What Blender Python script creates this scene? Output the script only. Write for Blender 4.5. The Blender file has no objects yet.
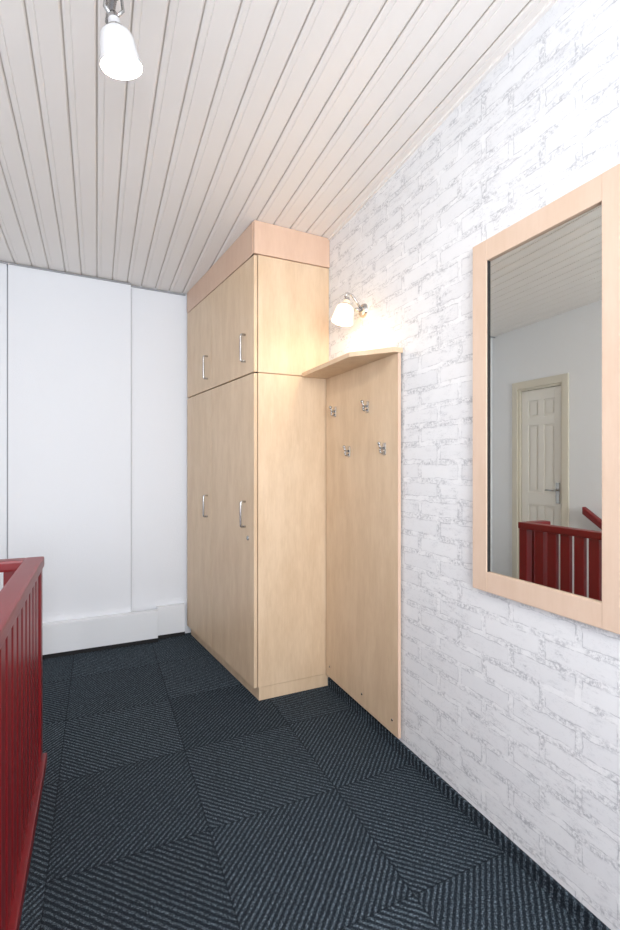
import bpy, bmesh, math, random
from mathutils import Vector, Matrix
random.seed(4)
S=bpy.context.scene
try:
    S.view_settings.view_transform='Standard'; S.view_settings.look='None'; S.view_settings.exposure=0.16
except Exception as e: print(e)
R=math.radians

# ---------------------------------------------------------------- materials
def newmat(name):
    m=bpy.data.materials.new(name); m.use_nodes=True
    nt=m.node_tree; b=nt.nodes['Principled BSDF']
    return m,nt,b
def plain(name,col,rough=0.5,metal=0.0,bump=0.0,bscale=60,var=0.0,coat=0.0):
    m,nt,b=newmat(name)
    b.inputs['Base Color'].default_value=(*col,1); b.inputs['Roughness'].default_value=rough
    b.inputs['Metallic'].default_value=metal
    if coat: b.inputs['Coat Weight'].default_value=coat
    if bump or var:
        tc=nt.nodes.new('ShaderNodeTexCoord'); n=nt.nodes.new('ShaderNodeTexNoise')
        n.inputs['Scale'].default_value=bscale; n.inputs['Detail'].default_value=5
        nt.links.new(tc.outputs['Object'],n.inputs['Vector'])
        if bump:
            bp=nt.nodes.new('ShaderNodeBump'); bp.inputs['Strength'].default_value=bump; bp.inputs['Distance'].default_value=0.003
            nt.links.new(n.outputs['Fac'],bp.inputs['Height']); nt.links.new(bp.outputs['Normal'],b.inputs['Normal'])
        if var:
            mx=nt.nodes.new('ShaderNodeMix'); mx.data_type='RGBA'
            mx.inputs[6].default_value=(*[c*(1-var) for c in col],1); mx.inputs[7].default_value=(*[min(1,c*(1+var)) for c in col],1)
            nt.links.new(n.outputs['Fac'],mx.inputs[0]); nt.links.new(mx.outputs[2],b.inputs['Base Color'])
    return m
class NB:
    def __init__(s,nt): s.nt=nt
    def math(s,op,a,b=None,c=None,clamp=False):
        n=s.nt.nodes.new('ShaderNodeMath'); n.operation=op; n.use_clamp=clamp
        for i,v in enumerate((a,b,c)):
            if v is None: continue
            if isinstance(v,(int,float)): n.inputs[i].default_value=v
            else: s.nt.links.new(v,n.inputs[i])
        return n.outputs[0]
    def noise(s,vec,scale,detail=4,rough=0.5):
        n=s.nt.nodes.new('ShaderNodeTexNoise'); n.inputs['Scale'].default_value=scale
        n.inputs['Detail'].default_value=detail; n.inputs['Roughness'].default_value=rough
        s.nt.links.new(vec,n.inputs['Vector']); return n
    def ramp(s,fac,a,b):
        n=s.nt.nodes.new('ShaderNodeMapRange'); n.interpolation_type='SMOOTHSTEP'
        n.inputs['From Min'].default_value=a; n.inputs['From Max'].default_value=b
        s.nt.links.new(fac,n.inputs['Value']); return n.outputs[0]
    def mix(s,f,a,b):
        n=s.nt.nodes.new('ShaderNodeMix'); n.data_type='RGBA'
        if isinstance(f,(int,float)): n.inputs[0].default_value=f
        else: s.nt.links.new(f,n.inputs[0])
        for i,v in ((6,a),(7,b)):
            if isinstance(v,tuple): n.inputs[i].default_value=(*v,1)
            else: s.nt.links.new(v,n.inputs[i])
        return n.outputs[2]
def wood(name,c1,c2,rough=0.42):
    m,nt,b=newmat(name); N=NB(nt)
    tc=nt.nodes.new('ShaderNodeTexCoord'); mp=nt.nodes.new('ShaderNodeMapping'); mp.inputs['Scale'].default_value=(9,9,2.2)
    nt.links.new(tc.outputs['Object'],mp.inputs['Vector'])
    n1=N.noise(mp.outputs[0],1.5,8,0.66)
    mp2=nt.nodes.new('ShaderNodeMapping'); mp2.inputs['Scale'].default_value=(130,130,14)
    nt.links.new(tc.outputs['Object'],mp2.inputs['Vector'])
    n2=N.noise(mp2.outputs[0],1.0,3,0.6)
    n3=N.noise(tc.outputs['Object'],3.0,2)
    f=N.math('ADD',N.math('MULTIPLY',N.ramp(n1.outputs['Fac'],.32,.68),.55),N.math('MULTIPLY',N.ramp(n2.outputs['Fac'],.3,.75),.25))
    f=N.math('ADD',f,N.math('MULTIPLY',n3.outputs['Fac'],.2),clamp=True)
    nt.links.new(N.mix(f,c1,c2),b.inputs['Base Color']); b.inputs['Roughness'].default_value=rough
    return m
M_wood=wood('maple_laminate',(.78,.60,.42),(.64,.46,.295))
M_woodpink=wood('beech_crown',(.74,.53,.40),(.67,.455,.33))
M_frame=wood('beech_frame',(.76,.58,.455),(.70,.515,.385))
M_edge=plain('wood_edge',(.42,.26,.15),.5,var=.1,bscale=30)
M_white=plain('white_plaster',(.84,.86,.90),.7,bump=.3,bscale=160)
M_whitebox=plain('white_paint',(.84,.86,.89),.5,bump=.03,bscale=80)
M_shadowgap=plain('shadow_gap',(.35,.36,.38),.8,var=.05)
M_door=plain('door_lacquer',(.82,.80,.76),.35,bump=.02)
M_doorframe=plain('door_frame_lacquer',(.70,.66,.57),.4,bump=.02)
M_ceil=plain('ceiling_paint',(.88,.845,.815),.33,var=.02,bscale=3)
M_groove=plain('ceiling_groove',(.68,.63,.58),.6,var=.05)
M_red=plain('red_lacquer',(.195,.008,.011),.36,var=.06,bscale=8)
M_chrome=plain('brushed_steel',(.50,.50,.50),.25,1.0,var=.03)
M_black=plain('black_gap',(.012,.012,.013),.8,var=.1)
M_enamel=plain('white_enamel',(.68,.68,.69),.3,var=.01)
M_concrete=plain('screed',(.4,.4,.4),.8,var=.1,bscale=5)
M_sole=plain('stair_tread_oak',(.3,.18,.1),.5,var=.2,bscale=10)
def mirror_mat():
    m,nt,b=newmat('mirror_glass'); b.inputs['Base Color'].default_value=(.74,.735,.68,1)
    b.inputs['Metallic'].default_value=1; b.inputs['Roughness'].default_value=0.0; return m
M_mirror=mirror_mat()
def glassshade():
    m,nt,b=newmat('frosted_lamp_glass')
    b.inputs['Base Color'].default_value=(.9,.87,.82,1); b.inputs['Roughness'].default_value=.35
    tr=nt.nodes.new('ShaderNodeBsdfTranslucent'); tr.inputs['Color'].default_value=(.95,.88,.76,1)
    mx=nt.nodes.new('ShaderNodeMixShader'); mx.inputs[0].default_value=.5
    nt.links.new(b.outputs[0],mx.inputs[1]); nt.links.new(tr.outputs[0],mx.inputs[2])
    nt.links.new(mx.outputs[0],nt.nodes['Material Output'].inputs['Surface']); return m
M_glass=glassshade()
def bulbmat(s):
    m,nt,b=newmat('lit_bulb'); b.inputs['Emission Color'].default_value=(1,.8,.55,1); b.inputs['Emission Strength'].default_value=s
    b.inputs['Base Color'].default_value=(.9,.9,.9,1); return m
M_bulb=bulbmat(7)

def brick_mat():
    m,nt,b=newmat('white_brick_wallpaper'); N=NB(nt)
    tc=nt.nodes.new('ShaderNodeTexCoord'); sp=nt.nodes.new('ShaderNodeSeparateXYZ'); nt.links.new(tc.outputs['Object'],sp.inputs[0])
    cb=nt.nodes.new('ShaderNodeCombineXYZ'); nt.links.new(sp.outputs[0],cb.inputs[0]); nt.links.new(sp.outputs[2],cb.inputs[1])
    def distorted(sc,amt):
        nz=N.noise(cb.outputs[0],sc,4,.55)
        v=nt.nodes.new('ShaderNodeVectorMath'); v.operation='SUBTRACT'; nt.links.new(nz.outputs['Color'],v.inputs[0]); v.inputs[1].default_value=(.5,.5,.5)
        v2=nt.nodes.new('ShaderNodeVectorMath'); v2.operation='SCALE'; nt.links.new(v.outputs[0],v2.inputs[0]); v2.inputs['Scale'].default_value=amt
        v3=nt.nodes.new('ShaderNodeVectorMath'); v3.operation='ADD'; nt.links.new(cb.outputs[0],v3.inputs[0]); nt.links.new(v2.outputs[0],v3.inputs[1])
        return v3.outputs[0]
    def brick(vec,mortar,smooth):
        br=nt.nodes.new('ShaderNodeTexBrick'); br.inputs['Scale'].default_value=1; br.inputs['Brick Width'].default_value=.235
        br.inputs['Row Height'].default_value=.076; br.inputs['Mortar Size'].default_value=mortar; br.inputs['Mortar Smooth'].default_value=smooth
        br.offset=.5; br.inputs['Color1'].default_value=(0,0,0,1); br.inputs['Color2'].default_value=(1,1,1,1)
        nt.links.new(vec,br.inputs['Vector']); return br
    # wide pale mortar joint; its two borders carry broken grey outlines
    dA=distorted(17,.021)
    w_out=brick(dA,.0118,.0); w_in=brick(dA,.0085,.0); b2=brick(distorted(28,.027),.017,.8)
    big=N.noise(cb.outputs[0],4.5,3,.6); fine=N.noise(cb.outputs[0],90,5,.75); mid=N.noise(cb.outputs[0],17,5,.7); m2=N.noise(cb.outputs[0],11,4,.6)
    line=N.math('SUBTRACT',w_out.outputs['Fac'],w_in.outputs['Fac'],clamp=True)
    line=N.math('MULTIPLY',line,N.math('ADD',.18,N.math('MULTIPLY',N.ramp(mid.outputs['Fac'],.42,.57),.82)),clamp=True)
    halo=N.math('MULTIPLY',b2.outputs['Fac'],N.math('MULTIPLY',N.ramp(fine.outputs['Fac'],.40,.60),N.ramp(m2.outputs['Fac'],.40,.58)))
    mp=nt.nodes.new('ShaderNodeMapping'); mp.inputs['Scale'].default_value=(16,48,1); nt.links.new(cb.outputs[0],mp.inputs['Vector'])
    st=N.noise(mp.outputs[0],1,7,.8)
    patch=N.math('MULTIPLY',N.ramp(st.outputs['Fac'],.47,.66),N.ramp(big.outputs['Fac'],.44,.60))
    patch=N.math('MULTIPLY',patch,N.ramp(fine.outputs['Fac'],.36,.60))
    cr=N.noise(cb.outputs[0],30,6,.7)
    crack=N.math('SUBTRACT',1.0,N.ramp(N.math('ABSOLUTE',N.math('SUBTRACT',cr.outputs['Fac'],.5)),.0,.012))
    crack=N.math('MULTIPLY',crack,N.ramp(mid.outputs['Fac'],.48,.62))
    perb=N.math('MULTIPLY',N.ramp(w_in.outputs['Color'],.1,1),.20)
    c=N.mix(N.math('MULTIPLY',mid.outputs['Fac'],.6),(.88,.885,.895),(.79,.80,.82))
    c=N.mix(perb,c,(.68,.69,.72))
    c=N.mix(N.math('MULTIPLY',w_out.outputs['Fac'],.50),c,(.92,.925,.935))
    c=N.mix(N.math('MULTIPLY',patch,.68),c,(.36,.37,.40))
    c=N.mix(N.math('MULTIPLY',crack,.34),c,(.38,.39,.42))
    c=N.mix(N.math('MULTIPLY',halo,.66),c,(.36,.37,.40))
    c=N.mix(N.math('MULTIPLY',line,.50),c,(.36,.37,.40))
    nt.links.new(c,b.inputs['Base Color']); b.inputs['Roughness'].default_value=.6
    bp=nt.nodes.new('ShaderNodeBump'); bp.inputs['Strength'].default_value=.3; bp.inputs['Distance'].default_value=.003; bp.invert=True
    nt.links.new(line,bp.inputs['Height']); nt.links.new(bp.outputs[0],b.inputs['Normal'])
    return m
M_brick=brick_mat()

def carpet_mat():
    m,nt,b=newmat('ribbed_carpet_tiles'); N=NB(nt)
    tc=nt.nodes.new('ShaderNodeTexCoord'); sp=nt.nodes.new('ShaderNodeSeparateXYZ'); nt.links.new(tc.outputs['Object'],sp.inputs[0])
    X=sp.outputs[0]; Y=sp.outputs[1]
    u=N.math('DIVIDE',N.math('SUBTRACT',X,.358),.5); v=N.math('DIVIDE',N.math('SUBTRACT',Y,.13),.5)
    fi=N.math('FLOOR',u); fj=N.math('FLOOR',v)
    par=N.math('FLOORED_MODULO',N.math('ADD',fi,fj),2)
    sgn=N.math('SUBTRACT',N.math('MULTIPLY',par,2),1)
    wob=N.noise(tc.outputs['Object'],30,4,.6)
    s=N.math('ADD',X,N.math('MULTIPLY',Y,sgn))
    s=N.math('ADD',s,N.math('MULTIPLY',wob.outputs['Fac'],.012))
    st=N.math('SINE',N.math('MULTIPLY',s,2*math.pi/.024))
    st=N.math('ADD',N.math('MULTIPLY',st,.5),.5)
    fine=N.noise(tc.outputs['Object'],280,3,.65); med=N.noise(tc.outputs['Object'],120,4,.7)
    f=N.math('MULTIPLY',N.ramp(st,.25,1.0),N.math('ADD',.20,N.math('MULTIPLY',N.ramp(med.outputs['Fac'],.40,.62),1.0)),clamp=True)
    sp2=N.ramp(fine.outputs['Fac'],.48,.62)
    wn=nt.nodes.new('ShaderNodeTexWhiteNoise'); wn.noise_dimensions='2D'
    cb=nt.nodes.new('ShaderNodeCombineXYZ'); nt.links.new(fi,cb.inputs[0]); nt.links.new(fj,cb.inputs[1]); nt.links.new(cb.outputs[0],wn.inputs['Vector'])
    c=N.mix(f,(.009,.013,.019),(.062,.088,.112))
    c=N.mix(N.math('MULTIPLY',sp2,N.math('ADD',.13,N.math('MULTIPLY',f,.85))),c,(.28,.35,.41))
    c=N.mix(N.math('MULTIPLY',wn.outputs['Value'],.36),c,(.010,.014,.020))
    eu=N.math('ABSOLUTE',N.math('SUBTRACT',N.math('FRACT',u),.5)); ev=N.math('ABSOLUTE',N.math('SUBTRACT',N.math('FRACT',v),.5))
    seam=N.ramp(N.math('MAXIMUM',eu,ev),.492,.5)
    c=N.mix(N.math('MULTIPLY',seam,.7),c,(.006,.008,.012))
    nt.links.new(c,b.inputs['Base Color']); b.inputs['Roughness'].default_value=.95
    b.inputs['Specular IOR Level'].default_value=.12
    bp=nt.nodes.new('ShaderNodeBump'); bp.inputs['Strength'].default_value=.4; bp.inputs['Distance'].default_value=.003
    nt.links.new(N.math('ADD',f,fine.outputs['Fac']),bp.inputs['Height']); nt.links.new(bp.outputs[0],b.inputs['Normal'])
    return m
M_carpet=carpet_mat()

# ---------------------------------------------------------------- mesh builder
class MB:
    def __init__(s,name,mats,frame=None):
        s.name=name; s.bm=bmesh.new(); s.mats=mats; s.frame=frame or Matrix.Identity(4)
    def box(s,x0,x1,y0,y1,z0,z1,mi=0,bev=0.0,mat=None):
        t=bmesh.new()
        bmesh.ops.create_cube(t,size=1)
        for v in t.verts:
            v.co=Vector(((x0+x1)/2+v.co.x*(x1-x0),(y0+y1)/2+v.co.y*(y1-y0),(z0+z1)/2+v.co.z*(z1-z0)))
        if bev: bmesh.ops.bevel(t,geom=list(t.edges),offset=bev,segments=2,affect='EDGES',profile=.7)
        s.merge(t,mi,mat)
    def merge(s,t,mi,mat=None,smooth=False):
        vm={}
        for v in t.verts:
            co=v.co if mat is None else mat@v.co
            vm[v]=s.bm.verts.new(co)
        for f in t.faces:
            try:
                nf=s.bm.faces.new([vm[v] for v in f.verts]); nf.material_index=mi; nf.smooth=smooth
            except ValueError: pass
        t.free()
    def prism(s,poly,z0,z1,mi=0,bev=0):
        t=bmesh.new()
        fz0=z0 if callable(z0) else (lambda x,y:z0); fz1=z1 if callable(z1) else (lambda x,y:z1)
        lo=[t.verts.new((x,y,fz0(x,y))) for x,y in poly]; hi=[t.verts.new((x,y,fz1(x,y))) for x,y in poly]
        n=len(poly); t.faces.new(hi); t.faces.new(lo[::-1])
        for i in range(n): t.faces.new([lo[i],lo[(i+1)%n],hi[(i+1)%n],hi[i]])
        bmesh.ops.recalc_face_normals(t,faces=list(t.faces))
        if bev: bmesh.ops.bevel(t,geom=list(t.edges),offset=bev,segments=2,affect='EDGES',profile=.7)
        s.merge(t,mi)
    def lathe(s,prof,mi=0,mat=None,seg=40,smooth=True):
        t=bmesh.new(); rings=[]
        for r,z in prof:
            if r<1e-5: rings.append([t.verts.new((0,0,z))])
            else: rings.append([t.verts.new((r*math.cos(2*math.pi*i/seg),r*math.sin(2*math.pi*i/seg),z)) for i in range(seg)])
        for a,b in zip(rings,rings[1:]):
            for i in range(seg):
                j=(i+1)%seg
                if len(a)==1 and len(b)==1: continue
                if len(a)==1: t.faces.new([a[0],b[j],b[i]])
                elif len(b)==1: t.faces.new([a[i],a[j],b[0]])
                else: t.faces.new([a[i],a[j],b[j],b[i]])
        s.merge(t,mi,mat,smooth)
    def tube(s,pts,r,mi=0,seg=12,mat=None):
        pts=[Vector(p) for p in pts]; t=bmesh.new(); rings=[]
        up=None
        for i,p in enumerate(pts):
            d=(pts[min(i+1,len(pts)-1)]-pts[max(i-1,0)]).normalized()
            if up is None:
                a=Vector((0,0,1)) if abs(d.z)<.9 else Vector((1,0,0)); x=d.cross(a).normalized()
            else: x=(up-d*up.dot(d)).normalized()
            up=x; y=d.cross(x)
            rr=r[i] if isinstance(r,(list,tuple)) else r
            rings.append([t.verts.new(p+x*rr*math.cos(2*math.pi*k/seg)+y*rr*math.sin(2*math.pi*k/seg)) for k in range(seg)])
        for a,b in zip(rings,rings[1:]):
            for k in range(seg): t.faces.new([a[k],a[(k+1)%seg],b[(k+1)%seg],b[k]])
        t.faces.new(rings[0][::-1]); t.faces.new(rings[-1])
        bmesh.ops.recalc_face_normals(t,faces=list(t.faces))
        s.merge(t,mi,mat,True)
    def done(s):
        me=bpy.data.meshes.new(s.name)
        if s.name!='ceiling': bmesh.ops.recalc_face_normals(s.bm,faces=list(s.bm.faces))
        s.bm.to_mesh(me); s.bm.free()
        for m in s.mats: me.materials.append(m)
        o=bpy.data.objects.new(s.name,me); o.matrix_world=s.frame; S.collection.objects.link(o); return o
def arc(c,r,a0,a1,n,ux,uz):
    c=Vector(c);ux=Vector(ux);uz=Vector(uz)
    return [c+ux*r*math.cos(R(a0+(a1-a0)*i/n))+uz*r*math.sin(R(a0+(a1-a0)*i/n)) for i in range(n+1)]

# frames ------------------------------------------------------------
WX0=1.226
WF=Matrix.Translation((WX0,2.406,0))@Matrix.Rotation(R(90.40),4,'Z')   # right wall: x=-(dist towards viewer), y=out of wall
CF=Matrix.Translation((.771,2.409,0))@Matrix.Rotation(R(97.61),4,'Z')     # cabinet front
def czl(x,y):
    t=max(0,3.569-y)
    q=.012*t+.0095*t*t if t<3 else .1215+.069*(t-3)
    return 2.590-.02*x+q
XL=-1.37; YB=3.61; YR=-1.60; WT=3.2
def wallx(y): return WX0+.00698*(2.406-y)

# ---------------------------------------------------------------- room shell
f=MB('floor',[M_carpet,M_concrete])
f.prism([(-.26,YR),(wallx(YR),YR),(wallx(YB),YB),(XL,YB),(XL,2.22),(-.26,2.22)],-.18,0,0)
f.done()
w=MB('wall_right',[M_brick],WF); w.box(-4.2,1.25,-.12,0,-.18,WT); w.done()
w=MB('wall_back',[M_white]); w.box(XL-.1,1.34,YB,YB+.12,-.18,2.9); w.done()
t=MB('trim_1',[M_white,M_shadowgap])
t.prism([(-.527,3.572),(.221,3.572),(.221,YB),(-.527,YB)],.0,lambda x,y:czl(x,y)-.002,0)
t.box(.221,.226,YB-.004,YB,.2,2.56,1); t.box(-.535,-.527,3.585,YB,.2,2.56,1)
t.prism([(-1.2,3.575),(-.535,3.575),(-.535,YB),(-1.2,YB)],.0,lambda x,y:czl(x,y)-.002,0)
lo=lambda x,y:czl(x,y)-.014
hi=lambda x,y:czl(x,y)-.003
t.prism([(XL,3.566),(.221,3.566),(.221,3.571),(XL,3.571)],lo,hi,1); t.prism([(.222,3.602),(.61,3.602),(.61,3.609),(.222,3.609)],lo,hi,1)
t.done()
w=MB('wall_front',[M_white])
wx0,wx1,wz0,wz1=-.9,.9,.85,2.25
w.box(XL-.1,wx0,YR-.12,YR,-.18,WT); w.box(wx1,1.6,YR-.12,YR,-.18,WT)
w.box(wx0,wx1,YR-.12,YR,-.18,wz0); w.box(wx0,wx1,YR-.12,YR,wz1,WT); w.done()
w=MB('added_window_1',[M_door])  # unseen window frame, invented to go with the rear fill lamp
for a in (wx0,-.03,wx1-.06): w.box(a,a+.06,YR-.09,YR-.03,wz0,wz1,0,.004)
w.box(wx0,wx1,YR-.09,YR-.03,wz0,wz0+.06,0,.004); w.box(wx0,wx1,YR-.09,YR-.03,wz1-.06,wz1,0,.004)
w.done()
dy0,dy1,dz=2.77,3.31,2.05
w=MB('wall_left',[M_white]); w.box(XL-.12,XL,YR,dy0,-2.7,WT); w.done()
w=MB('wall_left',[M_white]); w.box(XL-.12,XL,dy1,YB,-2.7,WT); w.done()
w=MB('wall_left',[M_white]); w.box(XL-.12,XL,dy0,dy1,dz,WT); w.done()
d=MB('door_1',[M_door,M_doorframe,M_chrome,M_shadowgap])
fw=.05
d.box(XL-.10,XL+.002,dy0+.002,dy0+fw,0.002,dz-.002,1,.003); d.box(XL-.10,XL+.002,dy1-fw,dy1-.002,0.002,dz-.002,1,.003); d.box(XL-.10,XL+.001,dy0+fw,dy1-fw,dz-fw,dz-.002,1,.003)
d.box(XL+.001,XL+.018,dy0-.03,dy0+.03,0.002,dz+.04,1,.003); d.box(XL+.001,XL+.018,dy1-.03,dy1+.03,0.002,dz+.04,1,.003); d.box(XL+.001,XL+.017,dy0+.03,dy1-.03,dz-.03,dz+.04,1,.003)
a,b_=dy0+fw+.003,dy1-fw-.003; zt=dz-fw-.003
d.box(XL-.06,XL-.034,a,b_,.005,zt,0)
cy=(a+b_)/2
def st_(y0,y1,z0,z1): d.box(XL-.034,XL-.02,y0,y1,z0,z1,0,.003)
rails=((.006,.18),(.90,1.02),(1.66,1.74),(zt-.10,zt))
st_(a,a+.075,.006,zt); st_(b_-.075,b_,.006,zt)
for z0,z1 in rails: st_(a+.0755,b_-.0755,z0,z1)
pan=((.18,.90),(1.02,1.66),(1.74,zt-.10))
for z0,z1 in pan:
    st_(cy-.03,cy+.03,z0+.0005,z1-.0005)
    for y0,y1 in ((a+.075,cy-.03),(cy+.03,b_-.075)): d.box(XL-.036,XL-.026,y0+.022,y1-.022,z0+.022,z1-.022,0,.004)
d.tube([(XL-.02,a+.04,1.05),(XL+.03,a+.04,1.05),(XL+.035,a+.05,1.05),(XL+.035,a+.13,1.05)],.008,2)
d.box(XL-.02,XL-.012,a+.02,a+.06,.93,1.12,2,.003)
d.done()

# ceiling: tongue and groove boards
c=MB('ceiling',[M_ceil,M_groove])
bw=.098; g=.005; gd=.005
YS=[YR,-.8,0,.3,.6,.9,1.2,1.5,1.8,2.1,2.4,2.7,3.0,3.3,YB]
def quad(x0,h0,x1,h1,mi):
    vs=[(c.bm.verts.new((x0,y,czl(x0,y)+h0)),c.bm.verts.new((x1,y,czl(x1,y)+h1))) for y in YS]
    for (a,b),(a2,b2) in zip(vs,vs[1:]):
        fc=c.bm.faces.new((a,a2,b2,b)); fc.material_index=mi; fc.normal_update()
        if fc.normal.z>0: fc.normal_flip()
x=XL
while x<1.36:
    x1=x+bw
    quad(x,.004,x+.007,0,0); quad(x+.007,0,x+.020,0,0); quad(x+.020,0,x+.022,.0025,0); quad(x+.022,.0025,x+.024,0,0)
    quad(x+.024,0,x1-g-.005,0,0); quad(x1-g-.005,0,x1-g,.004,0)
    quad(x1-g,.004,x1-g,.004+gd,0); quad(x1-g,.004+gd,x1,.004+gd,1); quad(x1,.004+gd,x1,.004,1)
    x=x1
for (ya,yb_) in zip(YS,YS[1:]):
    c.prism([(XL-.1,ya),(1.5,ya),(1.5,yb_),(XL-.1,yb_)],lambda x,y:czl(x,y)+.02,lambda x,y:czl(x,y)+.12,1)
c.done()

b=MB('baseboard_back',[M_whitebox,M_black])
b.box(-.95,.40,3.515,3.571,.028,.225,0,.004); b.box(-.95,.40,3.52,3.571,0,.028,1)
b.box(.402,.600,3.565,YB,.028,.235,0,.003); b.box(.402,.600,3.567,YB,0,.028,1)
b.done()
b=MB('baseboard_right',[M_carpet],WF); b.box(-4.0,0,.0,.012,0.0,.05,0,.003); b.done()
b=MB('trim_2',[M_ceil])
ys=[2.40,2.1,1.8,1.5,1.2,.9,.6,.3,0,-.8,YR]
for ya,yb_ in zip(ys,ys[1:]):
    b.prism([(wallx(ya)-.012,ya),(wallx(ya),ya),(wallx(yb_),yb_),(wallx(yb_)-.012,yb_)],lambda x,y:czl(x,y)-.012,lambda x,y:czl(x,y))
b.done()

# stairwell
w=MB('wall_stairwell',[M_white]); w.box(-.26,-.16,YR,2.32,-2.7,-.18); w.box(XL,-.26,2.22,2.32,-2.7,-.18); w.box(XL-.1,-.16,YR-.12,YR,-2.7,-.18); w.done()
w=MB('floor_lower',[M_concrete]); w.box(XL-.1,-.16,YR,2.32,-2.8,-2.7); w.done()
st=MB('staircase',[M_red,M_sole])
for i in range(13):
    y1=2.2-.26*i; z=-.19*(i+1)
    st.box(XL+.12,-.30,y1-.28,y1,z-.04,z,1,.005)
for xx in (XL+.08,-.30):
    st.prism([(xx,2.2),(xx+.035,2.2),(xx+.035,2.2-.26*13),(xx,2.2-.26*13)],lambda x,y:-.19-(2.2-y)*.731-.12,lambda x,y:-.19-(2.2-y)*.731+.10,0)
st.done()
h=MB('stair_handrail',[M_red,M_chrome])
h.prism([(XL+.04,2.56),(XL+.095,2.56),(XL+.095,-.3),(XL+.04,-.3)],lambda x,y:.87-(2.56-y)*.70,lambda x,y:.93-(2.56-y)*.70,0,.01)
for yy in (2.4,1.4,.4): h.tube([(XL+.001,yy,.83-(2.56-yy)*.7),(XL+.06,yy,.83-(2.56-yy)*.7),(XL+.068,yy,.88-(2.56-yy)*.7)],.008,1)
h.done()

# ---------------------------------------------------------------- railing
r=MB('stair_railing',[M_red])
YE=YR+.10
r.box(-.270,-.195,YE,2.29,0,.045,0,.006)
r.box(-.275,-.205,YE,2.29,.845,.89,0,.010)
r.box(-.265,-.212,2.225,2.285,.04,.85,0,.005)
y=2.225
while y>YE+.1:
    y-=.092
    r.box(-.246,-.216,y-.031,y+.031,.04,.85,0,.003)
XE=-.42
r.box(XE-.03,-.27,2.222,2.29,0,.045,0,.006); r.box(XE-.03,-.272,2.222,2.29,.845,.89,0,.010)
r.box(XE-.025,XE+.03,2.225,2.285,.04,.85,0,.005)
x=-.268
while x>XE+.09:
    x-=.06; r.box(x-.02,x+.02,2.243,2.270,.04,.85,0,.004)
r.done()

# ---------------------------------------------------------------- wardrobe
cab=MB('built_in_wardrobe',[M_wood,M_woodpink,M_edge,M_chrome,M_black])
xr=lambda y:wallx(y)-.002
yb=3.57
cab.prism([(.794,2.409),(xr(2.409),2.409),(xr(yb),yb),(.640,yb)],.072,1.779,0,.0012)
cab.prism([(.794,2.409),(xr(2.409),2.409),(xr(yb),yb),(.640,yb)],1.785,2.42,0,.0012)
cab.prism([(.80,2.415),(xr(2.42)-.01,2.415),(xr(yb)-.01,yb-.01),(.65,yb-.01)],1.77,1.79,2)
cab.prism([(.800,2.411),(xr(2.411),2.411),(xr(yb),yb),(.645,yb)],0.0,.070,0,.001)
def cbox(x0,x1,y0,y1,z0,z1,mi,bev=.0015): cab.box(x0,x1,y0,y1,z0,z1,mi,bev,CF)
for z0,z1 in ((.072,1.778),(1.786,2.417)):
    cbox(.002,.655,-.019,0,z0,z1,0); cbox(.659,1.165,-.019,0,z0,z1,0)
cbox(.01,1.16,-.024,-.0195,.08,2.41,4,0)
def handle(x,z0,z1):
    p=[Vector((x,-.002,z0)),Vector((x,.018,z0))]+arc((x,.018,z0+.010),.010,-90,0,4,(0,1,0),(0,0,1))+arc((x,.018,z1-.010),.010,0,90,4,(0,1,0),(0,0,1))+[Vector((x,-.002,z1))]
    cab.tube(p,.006,3,10,CF)
for xx in (.115,.725):
    handle(xx,1.86,2.01); handle(xx,.935,1.075)
m=CF@Matrix.Translation((.08,0,.875))@Matrix.Rotation(R(-90),4,'X')
cab.lathe([(0,.004),(.011,.004),(.013,.002),(.013,-.001)],3,m,20)
cab.done()
# crown of the wardrobe, filling up to the sloping ceiling
tr=MB('wardrobe_crown',[M_woodpink])
n=6
xf=lambda y:.771-.1327*(y-2.402)
for i in range(n):
    ya=2.402+(yb-2.402)*i/n; yc=2.402+(yb-2.402)*(i+1)/n
    tr.prism([(xf(ya),ya),(xf(ya)+.02,ya),(xf(yc)+.02,yc),(xf(yc),yc)] if i else [(xf(ya),ya),(xr(ya),ya),(xr(ya),ya+.02),(xf(yc)+.02,ya+.02),(xf(yc)+.02,yc),(xf(yc),yc)],2.423,lambda x,y:czl(x,y)-.001,0)
tr.done()

# ---------------------------------------------------------------- coat rack panel + shelf
k=MB('wall_coat_rack',[M_wood,M_edge,M_chrome,M_woodpink],WF)
PA=.704
k.box(-PA,-.008,.013,.026,.075,1.775,0,.0012)
k.box(-PA-.003,-PA,.012,.0265,.075,1.775,3,.0)
SH=[(-.008,.002),(-.008,.178),(-.540,.178),(-PA-.004,.045),(-PA-.004,.002)]
k.prism(SH,1.776,1.798,0,.0015)
for aa,zz in ((.120,1.574),(.455,1.564),(.275,1.350),(.602,1.354)):
    k.box(-aa-.011,-aa+.011,.026,.031,zz-.028,zz+.028,2,.003)
    k.tube([(-aa,.029,zz+.004),(-aa,.044,zz+.002),(-aa,.052,zz+.008),(-aa,.056,zz+.020)],[.006,.005,.005,.005],2)
    k.lathe([(0,.008),(.006,.006),(.008,0),(.006,-.006),(0,-.008)],2,Matrix.Translation((-aa,.057,zz+.025)),14)
    k.tube([(-aa,.029,zz-.014),(-aa,.041,zz-.021),(-aa,.049,zz-.017),(-aa,.051,zz-.008)],.0042,2)
    k.lathe([(0,.006),(.0045,.004),(.006,0),(.0045,-.004),(0,-.006)],2,Matrix.Translation((-aa,.051,zz-.004)),14)
for aa in (.05,.40,.66):
    k.lathe([(0,.003),(.005,.002),(.006,0)],2,Matrix.Translation((-aa,.026,.135))@Matrix.Rotation(R(-90),4,'X'),14)
k.done()

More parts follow.
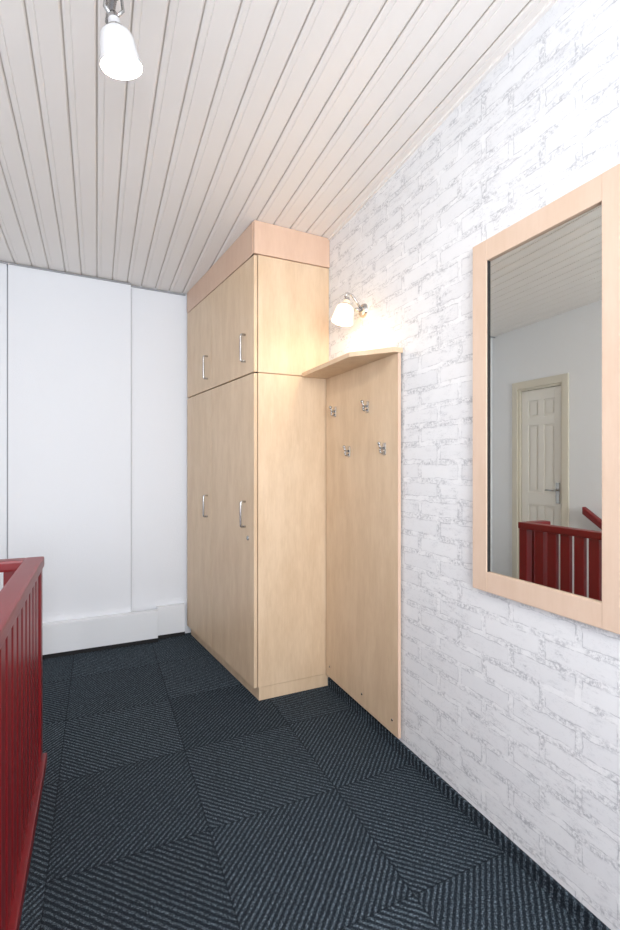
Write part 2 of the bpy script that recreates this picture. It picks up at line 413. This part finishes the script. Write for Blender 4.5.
# ---------------------------------------------------------------- mirror
mr=MB('wall_mirror',[M_frame,M_mirror,M_black],WF)
a0,a1,z0,z1,fw=1.149,1.674,.847,2.050,.064
mr.box(-a1+.002,-a0-.002,.0,.012,z0+.005,z1-.005,2)
mr.box(-a0-fw,-a0,.002,.026,z0,z1,0,.002); mr.box(-a1,-a1+fw,.002,.026,z0,z1,0,.002)
mr.box(-a1+fw,-a0-fw,.002,.0255,z1-.072,z1,0,.002); mr.box(-a1+fw,-a0-fw,.002,.0255,z0,z0+.068,0,.002)
mr.box(-a1+fw+.001,-a0-fw-.001,.012,.016,z0+.069,z1-.073,1)
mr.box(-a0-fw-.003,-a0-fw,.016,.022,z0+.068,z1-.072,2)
mr.done()

# ---------------------------------------------------------------- lamps
SH_OUT=[(.0,.0),(.014,.0),(.017,-.004),(.017,-.022),(.022,-.024),(.022,-.030),(.032,-.034),(.044,-.044),(.049,-.058),(.052,-.080),(.056,-.105),(.060,-.125),(.062,-.130)]
def scaled(p,s): return [(a*s,b*s) for a,b in p]
def shade(mb,mat,mi,s=1.0):
    inner=[(r-.0025,z+.0) for r,z in SH_OUT[::-1] if r>.03]
    mb.lathe(scaled(SH_OUT+inner+[(0,-.037)],s),mi,mat,48)
    mb.lathe(scaled([(.0225,-.023),(.0235,-.025),(.0235,-.029),(.0225,-.031)],s),1,mat,32)
def bulb(mb,mat,mi,s=1.0):
    mb.lathe(scaled([(0,-.040),(.012,-.042),(.014,-.055),(.022,-.070),(.025,-.082),(.019,-.098),(0,-.106)],s),mi,mat,24)
def ptlight(name,loc,power,col,rad,parent):
    l=bpy.data.lights.new(name,'POINT'); l.energy=power; l.color=col; l.shadow_soft_size=rad
    o=bpy.data.objects.new(name,l); S.collection.objects.link(o); o.parent=parent
    o.matrix_parent_inverse=parent.matrix_world.inverted(); o.location=loc; return o
wl=MB('wall_spotlight',[M_glass,M_chrome,M_bulb,M_enamel],WF)
la=.378
wl.lathe([(0,.020),(.024,.018),(.034,.010),(.036,0)],1,Matrix.Translation((-la-.002,.0,2.06))@Matrix.Rotation(R(-90),4,'X'),32)
wl.tube([(-la-.002,.018,2.065),(-la-.002,.045,2.10),(-la,.07,2.13),(-la,.095,2.135),(-la,.108,2.115)],.006,1)
wl.tube([(-la-.002,.02,2.06),(-la-.002,.05,2.06)],.009,1)
HM=Matrix.Translation((-la,.098,2.100))@Matrix.Rotation(R(14),4,'X')
wl.lathe([(0,.016),(.010,.014),(.014,.004),(.014,-.004)],1,HM,20)
shade(wl,HM,0,.88); bulb(wl,HM,2,.85)
o=wl.done()
bpy.context.view_layer.update()
p=WF@HM@Vector((0,0,-.110)); ptlight('wall_spotlight_bulb',p,2.9,(1,.78,.53),.03,o)
cl=MB('ceiling_spotlight_bar',[M_enamel,M_chrome,M_bulb])
hx,hy=.062,1.40
dirv=Vector((.10,-1,0)).normalized()
ZB=2.590
def cp(s,dz): q=Vector((hx-.02,hy,ZB))+dirv*s; return Vector((q.x,q.y,ZB+dz))
def ct(s): q=cp(s,0); return Vector((q.x,q.y,czl(q.x,q.y)))
cl.tube([cp(-.10,0),cp(.62,0)],.011,1,16)
for s_ in (.1,.4): cl.tube([ct(s_),cp(s_,0)],.008,1)
cl.lathe([(0,-.028),(.05,-.026),(.058,-.018),(.06,-.0)],0,Matrix.Translation(ct(.25)),40)
heads=[(0.0,10,6),(.5,-22,-10)]
lights=[]
for s_,ty,tx in heads:
    q=cp(s_,0)
    cl.tube([q,q+Vector((-.018,0,-.008)),q+Vector((-.022,0,-.045)),q+Vector((-.005,0,-.068))],.006,1)
    cl.tube([q,q+Vector((.020,0,-.008)),q+Vector((.024,0,-.040)),q+Vector((.006,0,-.066))],.0045,1)
    cl.lathe([(0,.013),(.013,.010),(.016,0),(.013,-.010),(0,-.013)],1,Matrix.Translation(q),20)
    m=Matrix.Translation(q+Vector((0,0,-.070)))@Matrix.Rotation(R(-ty),4,'Y')@Matrix.Rotation(R(tx),4,'X')
    cl.lathe([(0,.016),(.010,.014),(.014,.004),(.014,-.004)],1,m,20)
    shade(cl,m,0,.93); bulb(cl,m,2,.87); lights.append(m@Vector((0,0,-.110)))
o=cl.done(); bpy.context.view_layer.update()
for i,p in enumerate(lights): ptlight('spot_bulb_%d'%(i+1),p,9,(1,.89,.77),.03,o)

# ---------------------------------------------------------------- added fill light behind the camera
def area(name,loc,rot,sx,sy,power,col):
    l=bpy.data.lights.new(name,'AREA'); l.shape='RECTANGLE'; l.size=sx; l.size_y=sy; l.energy=power; l.color=col
    o=bpy.data.objects.new(name,l); o.location=loc; o.rotation_euler=rot; S.collection.objects.link(o)
area('rear_fill_light',(0,YR+.05,1.55),(R(94),0,0),1.75,1.4,92,(.91,.955,1))  # added area lamp, soft fill for the room from behind the camera
W=bpy.data.worlds.new('World'); S.world=W; W.use_nodes=True
W.node_tree.nodes['Background'].inputs[0].default_value=(.85,.92,1,1); W.node_tree.nodes['Background'].inputs[1].default_value=1.0

cam=bpy.data.cameras.new('camera'); co=bpy.data.objects.new('camera',cam); S.collection.objects.link(co)
cam.sensor_width=36; cam.lens=18.0; cam.clip_start=.02
co.location=(0,0,1.28); co.rotation_euler=(R(90),0,R(-24.6)); S.camera=co
